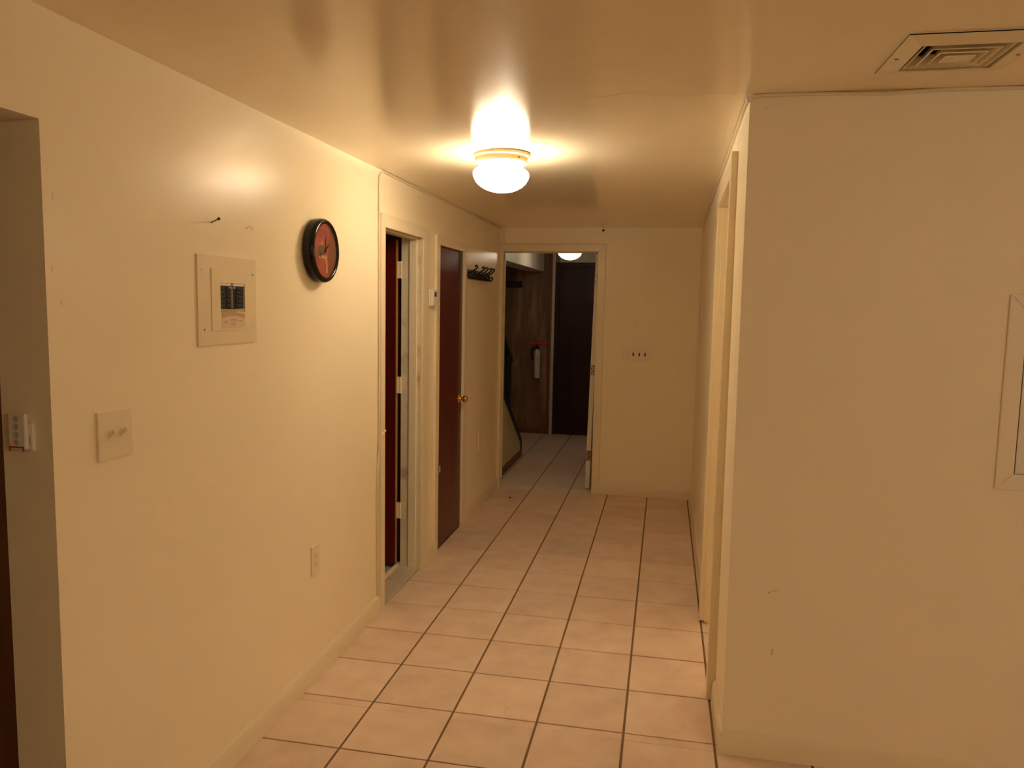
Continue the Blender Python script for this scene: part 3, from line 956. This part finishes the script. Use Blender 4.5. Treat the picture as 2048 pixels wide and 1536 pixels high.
# ------------------------------------------------------------------ nail and picture hook in the left wall
nail = MB()
nail.tube([(-0.004, 2.262, 1.877), (0.036, 2.246, 1.888)], 0.0019, 8)
nail.tube([(0.035, 2.2465, 1.8877), (0.0375, 2.2455, 1.8884)], 0.0052, 10)
tag(nail.build('nail', M['nail_iron'], None, True, (0, 2.262, 1.877)), 'bent dark nail sticking out above the breaker panel', 'nail')
hk = MB().tube(smoothpath([(0.000, 2.470, 1.878), (0.004, 2.478, 1.886), (0.006, 2.492, 1.889), (0.004, 2.506, 1.884), (0.0, 2.512, 1.880)], 4), 0.0014, 6)
tag(hk.build('picture_hook', M['cable'], None, True, (0, 2.49, 1.886)), 'small bent wire hook painted over, above the breaker panel', 'hook')

# ------------------------------------------------------------------ switch plates and outlets
def toggles_plate(name, label, cy_, cz_, w, h, cols):
    r = thing(name, label, 'light switch', (0, cy_, cz_))
    MB().box(-0.0005, 0.0075, cy_ - w / 2, cy_ + w / 2, cz_ - h / 2, cz_ + h / 2, 0.0022).build('plate', M['ivory'], r)
    for yy in cols:
        t = MB().prism([(0.0065, yy - 0.0042, cz_ - 0.007), (0.0065, yy + 0.0042, cz_ - 0.007), (0.0065, yy + 0.0042, cz_ + 0.013), (0.0065, yy - 0.0042, cz_ + 0.013)], (0.0035, 0, 0), 0.0008)
        t.prism([(0.009, yy - 0.0042, cz_ - 0.004), (0.009, yy + 0.0042, cz_ - 0.004), (0.009, yy + 0.0042, cz_ + 0.009), (0.009, yy - 0.0042, cz_ + 0.009)], (0.016, 0, 0.010), 0.001)
        t.build('toggle', M['ivory'], r)
        for dz in (-0.032, 0.032):
            MB().ball((0.0074, yy, cz_ + dz), 0.0032, (0.5, 1, 1), 8).build('screw', M['ivory'], r)
    return r


toggles_plate('switch_plate', 'ivory double light switch on the left wall beside the near opening', 1.787, 1.271, 0.130, 0.130, (1.763, 1.809))


def outlet(name, label, cy_, cz_, w=0.076, h=0.128, recep=True, xface=0.0, sgn=1):
    r = thing(name, label, 'outlet' if recep else 'wall plate', (xface, cy_, cz_))
    X = lambda d: xface + sgn * d
    a, b = sorted((X(-0.0005), X(0.0062)))
    MB().box(a, b, cy_ - w / 2, cy_ + w / 2, cz_ - h / 2, cz_ + h / 2, 0.002).build('plate', M['ivory'], r)
    if recep:
        for dz in (-0.0195, 0.0195):
            f = MB().lathe([(0, 0.006), (0.0165, 0.006), (0.0165, 0.0082), (0, 0.0082)], (xface, cy_, cz_ + dz), 'X', 20).build('receptacle', M['ivory'], r)
            s = MB()
            for dy in (-0.006, 0.006):
                s.box(0.0078, 0.0085, cy_ + dy - 0.0011, cy_ + dy + 0.0011, cz_ + dz - 0.001, cz_ + dz + 0.007)
            s.box(0.0078, 0.0085, cy_ - 0.002, cy_ + 0.002, cz_ + dz - 0.010, cz_ + dz - 0.006)
            s.build('slots', M['dark_hole'], f)
        MB().ball((0.0064, cy_, cz_), 0.003, (0.5, 1, 1), 8).build('screw', M['ivory'], r)
    else:
        for dz in (-0.042, 0.042):
            MB().ball((X(0.0064), cy_, cz_ + dz), 0.003, (0.5, 1, 1), 8).build('screw', M['ivory'], r)
    return r


outlet('outlet', 'ivory duplex outlet low on the left wall below the clock', 2.982, 0.534)
outlet('blank_plate', 'blank ivory plate low on the left wall beyond the mahogany door', 5.965, 0.533, 0.075, 0.150, False)
outlet('blank_plate', 'thin cream plate on the right wall near the far corner', 6.03, 1.60, 0.08, 0.17, False, 1.7037, -1)

# four gang plate on the end wall (faces -Y)
sp4 = thing('switch_plate', 'four gang switch plate with three dark toggles on the end wall', 'light switch', (1.203, YE, 1.231))
MB().box(1.092, 1.315, YE - 0.0065, YE + 0.0005, 1.178, 1.284, 0.002).build('plate', M['plate4'], sp4)
for i, xx in enumerate((1.130, 1.177, 1.227, 1.276)):
    mt = M['ivory'] if i == 0 else M['dark_hole']
    t = MB().box(xx - 0.0055, xx + 0.0055, YE - 0.0085, YE - 0.006, 1.219, 1.247, 0.0008, 1)
    t.prism([(xx - 0.004, YE - 0.008, 1.229), (xx + 0.004, YE - 0.008, 1.229), (xx + 0.004, YE - 0.008, 1.241), (xx - 0.004, YE - 0.008, 1.241)], (0, -0.012, 0.006), 0.0008)
    tag(t.build('toggle', mt, sp4), 'ivory toggle' if i == 0 else 'dark toggle')
    for dz in (-0.031, 0.031):
        MB().ball((xx, YE - 0.0065, 1.231 + dz), 0.003, (1, 0.5, 1), 8).build('screw', M['screw'], sp4)

# ------------------------------------------------------------------ thermostat between the left doors
th = thing('thermostat', 'small white thermostat with a dark display between the two left doors', 'thermostat', (0, 4.612, 1.668))
MB().box(-0.0005, 0.012, 4.567, 4.657, 1.615, 1.722, 0.003).build('back_plate', M['white'], th)
MB().prism([(0.011, 4.570, 1.618), (0.011, 4.654, 1.618), (0.011, 4.654, 1.719), (0.011, 4.570, 1.719)], (0.022, 0, 0), 0.006).build('case', M['white'], th)
MB().box(0.0325, 0.0338, 4.592, 4.632, 1.675, 1.704, 0.0004, 1).build('display', M['lcd'], th)
MB().box(0.0325, 0.0345, 4.600, 4.624, 1.636, 1.644, 0.0005, 1).build('button_bar', M['ivory'], th)

# ------------------------------------------------------------------ coat rack
cr_ = thing('coat_rack', 'black coat rack with five double hooks on the left wall', 'coat rack', (0, 5.85, 1.85))
MB().box(-0.0005, 0.020, 5.455, 6.16, 1.817, 1.885, 0.002).build('board', M['black_wood'], cr_)
for i, tipy in enumerate((5.432, 5.681, 5.796, 5.927, 6.024)):
    hy = tipy + 0.015
    mb = MB().box(0.0195, 0.0235, hy - 0.014, hy + 0.014, 1.824, 1.880, 0.002)
    if i == 0:
        hy = 5.475
    mb.tube(smoothpath([(0.022, hy, 1.858), (0.040, hy, 1.866), (0.062, hy - 0.004, 1.880), (0.081, hy - 0.010, 1.893), (0.088, hy - 0.012, 1.904), (0.083, hy - 0.014, 1.913), (0.073, hy - 0.015, 1.908)], 4), 0.0055, 8)
    mb.ball((0.073, hy - 0.015, 1.907), 0.007, seg=10)
    mb.tube(smoothpath([(0.022, hy, 1.838), (0.036, hy, 1.826), (0.054, hy, 1.820), (0.068, hy, 1.828), (0.070, hy, 1.842), (0.062, hy, 1.848)], 4), 0.005, 8)
    mb.ball((0.062, hy, 1.847), 0.007, seg=10)
    mb.build('hook', M['black_metal'], cr_, True)

# ------------------------------------------------------------------ small control on the side of the near left opening (faces -Y)
rc = thing('wall_control', 'small white wall control with round buttons and red edge inside the near opening', 'control', (-0.081, 1.578, 1.307))
MB().box(-0.104, -0.048, 1.570, 1.5785, 1.262, 1.330, 0.003).build('cradle', M['white'], rc)
MB().box(-0.108, -0.058, 1.560, 1.571, 1.266, 1.354, 0.004).build('body', M['white'], rc)
for z in (1.341, 1.322, 1.303, 1.284):
    MB().lathe([(0, 0), (0.0075, 0), (0.007, -0.0016), (0, -0.0016)], (-0.083, 1.560, z), 'Y', 14).build('button', M['pale_button'], rc)
mb = MB().box(-0.101, -0.064, 1.5588, 1.5606, 1.2700, 1.2735).box(-0.067, -0.0635, 1.5588, 1.5606, 1.2615, 1.2735).box(-0.1045, -0.101, 1.5588, 1.5606, 1.2615, 1.2735)
tag(mb.build('red_edge', M['red_mark'], rc), 'red edge at the bottom')
mb = MB().box(-0.0565, -0.0548, 1.5692, 1.5702, 1.276, 1.302)
mb.build('print', M['ink'], rc)

# ------------------------------------------------------------------ framed panel on the facing wall, cut by the picture edge
fp = thing('framed_panel', 'flat panel in a mitred cream frame on the facing wall', 'panel', (2.80, YF, 1.38))
px0, px1, pz0, pz1, fwid = 2.537, 3.06, 1.052, 1.702, 0.055
F = lambda *p: [(a, YF, b) for a, b in p]
for poly in (F((px0, pz0), (px0 + fwid, pz0 + fwid), (px0 + fwid, pz1 - fwid), (px0, pz1)), F((px1, pz0), (px1, pz1), (px1 - fwid, pz1 - fwid), (px1 - fwid, pz0 + fwid)),
             F((px0, pz0), (px1, pz0), (px1 - fwid, pz0 + fwid), (px0 + fwid, pz0 + fwid)), F((px0, pz1), (px0 + fwid, pz1 - fwid), (px1 - fwid, pz1 - fwid), (px1, pz1))):
    MB().prism(poly, (0, -0.008, 0), 0.003).build('frame_rail', M['plate4'], fp)
MB().box(px0 + fwid - 0.002, px1 - fwid + 0.002, YF - 0.0008, YF, pz0 + fwid - 0.002, pz1 - fwid + 0.002).build('backing', M['dark_hole'], fp)
MB().box(px0 + fwid + 0.003, px1 - fwid - 0.003, YF - 0.005, YF - 0.0006, pz0 + fwid + 0.001, pz1 - fwid - 0.001, 0.001).build('flat_panel', M['white'], fp)

# ------------------------------------------------------------------ cables
def cable(name, pts, r, label, clips=(), n=6):
    mb = MB().tube(smoothpath(pts, n), r, 8)
    o = tag(mb.build(name, M['cable'], None, True, pts[0]), label, 'cable')
    for c in clips:
        k_ = MB()
        k_.box(c[0] - 0.004, c[0] + 0.004, c[1] - 0.004, c[1] + 0.004, c[2] - 0.006, c[2] + 0.006, 0.0015)
        k_.build('cable_clip', M['white'], o)
    return o


cable('cable', [(0.0065, 3.7205, 0.095), (0.0065, 3.718, 0.25), (0.0065, 3.716, 0.55), (0.0065, 3.721, 1.2), (0.0065, 3.721, 1.8), (0.0065, 3.721, 2.22), (0.0065, 3.735, 2.27), (0.0075, 3.78, 2.290),
                (0.0075, 3.9, 2.291), (0.0075, 4.6, 2.288), (0.0075, 5.4, 2.290), (0.0075, 6.2, 2.287), (0.0075, 6.60, 2.288)], 0.0042,
      'white cable down the left wall beside the first door', ((0.006, 4.4, 2.291), (0.006, 5.1, 2.291), (0.006, 5.9, 2.289)))
cable('cable', [(0.006, 3.705, 0.095), (0.006, 3.700, 0.35), (0.006, 3.694, 0.58), (0.008, 3.700, 0.78), (0.016, 3.706, 0.90), (0.020, 3.722, 0.945), (0.024, 3.742, 0.960), (0.027, 3.765, 0.972)], 0.0036,
      'loose second cable strand low beside the first door frame', ((0.020, 3.742, 0.960),))
cable('cable', [(1.68, YF - 0.012, 2.337), (1.695, YF - 0.008, 2.352), (1.75, YF - 0.006, 2.356), (1.95, YF - 0.006, 2.3545), (2.12, YF - 0.006, 2.350), (2.27, YF - 0.006, 2.356), (2.6, YF - 0.006, 2.354), (3.4, YF - 0.006, 2.352)], 0.0055,
      'white cable stapled along the top of the facing wall', ((1.80, YF - 0.006, 2.355), (2.24, YF - 0.006, 2.355), (2.30, YF - 0.006, 2.356)))
cable('cable', [(1.680, YF - 0.002, 2.345), (1.681, 2.95, 2.350), (1.682, 3.3, 2.3435), (1.684, 3.75, 2.331), (1.686, 4.2, 2.329), (1.690, 4.9, 2.317), (1.696, 5.8, 2.302), (1.698, 6.5, 2.289)], 0.0045,
      'white cable along the ceiling edge above the right opening', ((1.6805, 2.82, 2.350), (1.684, 3.75, 2.333), (1.690, 4.9, 2.318)))
tag(MB().ball((1.682, YF - 0.010, 2.344), 0.011, (1, 1, 1.15), 12).build('cable_clip', M['white'], None, True), 'white clip holding the cable at the outer wall corner', 'clip')

for (x, z, w, h) in ((1.118, 1.475, 0.014, 0.022), (1.186, 1.50, 0.018, 0.026), (1.304, 1.51, 0.012, 0.028)):
    mb = MB().ball((0, 0, 0), 1.0, seg=12)
    for v in mb.bm.verts:
        v.co = Vector((x + v.co.x * w * 0.5, YE + v.co.y * 0.0006, z + v.co.z * h * 0.5))
    mb.build('smudge', M['smudge'], wall_end)
for (x0_, z0_, x1_, z1_, w) in ((1.836, 0.626, 1.870, 0.640, 0.002), (1.833, 0.622, 1.838, 0.628, 0.004), (1.858, 0.395, 1.860, 0.418, 0.004), (1.738, 2.313, 1.741, 2.316, 0.0035)):
    MB().tube([(x0_, YF, z0_), (x1_, YF, z1_)], w * 0.5, 6).build('scuff', M['scuff'], wall_front)
for (y_, z_) in ((1.60, 1.70), (1.625, 1.62), (1.61, 1.87)):
    MB().ball((0, y_, z_), 0.006, (0.3, 0.6, 1.6), 8).build('paint_drip', M['wall'], wall_left, True)

# ------------------------------------------------------------------ crumb of dirt on the floor
mb = MB().ball((0.197, 6.291, 0.004), 0.008, (1.3, 0.8, 0.7), 8)
mb.ball((0.206, 6.286, 0.003), 0.006, (1, 1, 0.6), 8)
tag(mb.build('crumb', M['dark_hole'], None, True), 'tiny dark crumb on the tiles before the end doorway', 'crumb')

# ------------------------------------------------------------------ hall: stairs, knee wall, rail
st = thing('staircase', 'wooden stairs climbing behind the low yellowed side wall', 'staircase', (-0.5, 8.1, 0))
for i in range(4):
    ya = 8.05 - i * 0.29
    z = (i + 1) * 0.185
    MB().box(-1.55, -0.16, ya - 0.31, ya, z - 0.03, z, 0.004).build('tread', M['brown_base'], st)
    MB().box(-1.55, -0.16, ya - 0.03, ya - 0.015, z - 0.185, z - 0.03).build('riser', M['plaster'], st)
slope = -0.63
zc_ = lambda y: 0.175 + (8.10 - y) * 0.635
kw = thing('knee_wall', 'low yellowed side wall of the stairs with a sloping black cap', 'wall', (-0.1, 7.5, 0), kind='structure')
MB().prism([(-0.145, YE2, 0), (-0.145, 8.10, 0), (-0.145, 8.10, zc_(8.10)), (-0.145, YE2, zc_(YE2))], (0.09, 0, 0)).build('side_panel', M['kneewall'], kw)
MB().prism([(-0.155, YE2, zc_(YE2) - 0.03), (-0.155, 8.125, zc_(8.125) - 0.03), (-0.155, 8.125, zc_(8.125) + 0.03), (-0.155, YE2, zc_(YE2) + 0.03)], (0.112, 0, 0), 0.004).build('cap', M['black_wood'], kw)
MB().box(-0.155, -0.043, 8.098, 8.125, 0, 0.17, 0.002).build('end_post', M['black_wood'], kw)
MB().box(-0.055, -0.044, YE2, 8.10, 0, 0.075, 0.002).build('base_strip', M['brown_base'], kw)
rl = thing('stair_rail', 'black stair railing with balusters on the sloping cap', 'railing', (-0.1, 7.3, zc_(7.3)))
zr = lambda y: 1.10 + (7.60 - y) * 0.62
MB().prism([(-0.135, YE2, zr(YE2) - 0.055), (-0.135, 7.57, zr(7.57) - 0.06), (-0.135, 7.625, zr(7.6) - 0.035), (-0.135, 7.60, zr(7.60) + 0.01), (-0.135, YE2, zr(YE2) + 0.02)], (0.075, 0, 0), 0.006).build('handrail', M['black_wood'], rl)
MB().box(-0.145, -0.055, 7.43, 7.52, zc_(7.5), zr(7.5) - 0.03, 0.004).build('newel_post', M['black_wood'], rl)
for yb in (7.31, 7.17, 7.03, 6.89):
    MB().box(-0.115, -0.080, yb - 0.0175, yb + 0.0175, zc_(yb), zr(yb) - 0.03, 0.002).build('baluster', M['black_wood'], rl)

# ------------------------------------------------------------------ hall: extinguisher, signs
ex = thing('fire_extinguisher', 'white fire extinguisher with a black head hung on the hall wall', 'fire extinguisher', (-0.135, YB, 0.72))
exx, exy = -0.135, YB - 0.075
MB().lathe([(0, 0.72), (0.036, 0.72), (0.039, 0.726), (0.039, 1.02), (0.036, 1.045), (0.027, 1.066), (0.016, 1.078), (0.016, 1.092), (0, 1.092)], (exx, exy, 0), 'Z', 24).build('cylinder', M['white_metal'], ex, True)
mb = MB().box(exx - 0.02, exx + 0.02, exy - 0.022, exy + 0.022, 1.088, 1.118, 0.005)
mb.build('valve_head', M['black_metal'], ex)
MB().prism([(exx - 0.009, exy - 0.02, 1.112), (exx - 0.009, exy - 0.02, 1.126), (exx - 0.009, exy - 0.10, 1.150), (exx - 0.009, exy - 0.10, 1.140)], (0.018, 0, 0), 0.002).build('lever', M['black_metal'], ex)
MB().tube(smoothpath([(exx - 0.015, exy - 0.01, 1.105), (exx - 0.05, exy - 0.02, 1.10), (exx - 0.064, exy - 0.03, 1.06), (exx - 0.060, exy - 0.034, 1.00), (exx - 0.056, exy - 0.03, 0.95)], 5), 0.011, 8).build('hose', M['black_metal'], ex, True)
MB().box(exx - 0.015, exx + 0.015, exy + 0.02, YB + 0.001, 1.06, 1.13, 0.002).build('wall_bracket', M['black_metal'], ex)
mb = MB()
for z, w in ((0.985, 0.015), (0.965, 0.011), (0.948, 0.014), (0.925, 0.012)):
    mb.box(exx - w + 0.006, exx + w + 0.006, exy - 0.0405, exy - 0.036, z, z + 0.006)
mb.build('label_print', M['ink'], ex)

sg = thing('red_sign', 'red fire extinguisher sign above the white extinguisher', 'sign', (-0.137, YB, 1.158))
MB().box(-0.244, -0.030, YB - 0.006, YB + 0.0005, 1.135, 1.183, 0.001).build('plate', M['red_sign'], sg)
fc = bpy.data.curves.new('lettering', 'FONT')
fc.body = 'FIRE EXTINGUISHER'
fc.size = 0.023
fc.align_x = 'CENTER'
fc.align_y = 'CENTER'
fc.extrude = 0.0005
fc.materials.append(M['pink_ink'])
tmp = bpy.data.objects.new('lettering_curve', fc)
COL.objects.link(tmp)
bpy.context.view_layer.update()
lme = bpy.data.meshes.new_from_object(tmp.evaluated_get(bpy.context.evaluated_depsgraph_get()))
bpy.data.objects.remove(tmp)
ft = bpy.data.objects.new('lettering', lme)
ft.parent = sg
ft.location = (0, -0.0066, 0)
ft.rotation_euler = (math.radians(90), 0, 0)
COL.objects.link(ft)
tag(MB().box(-0.557, -0.355, YB - 0.03, YB + 0.0005, 1.852, 1.935, 0.003).build('black_box', M['black_wood'], None, False, (-0.456, YB, 1.893)),
    'flat black box high on the panelled hall wall', 'box')
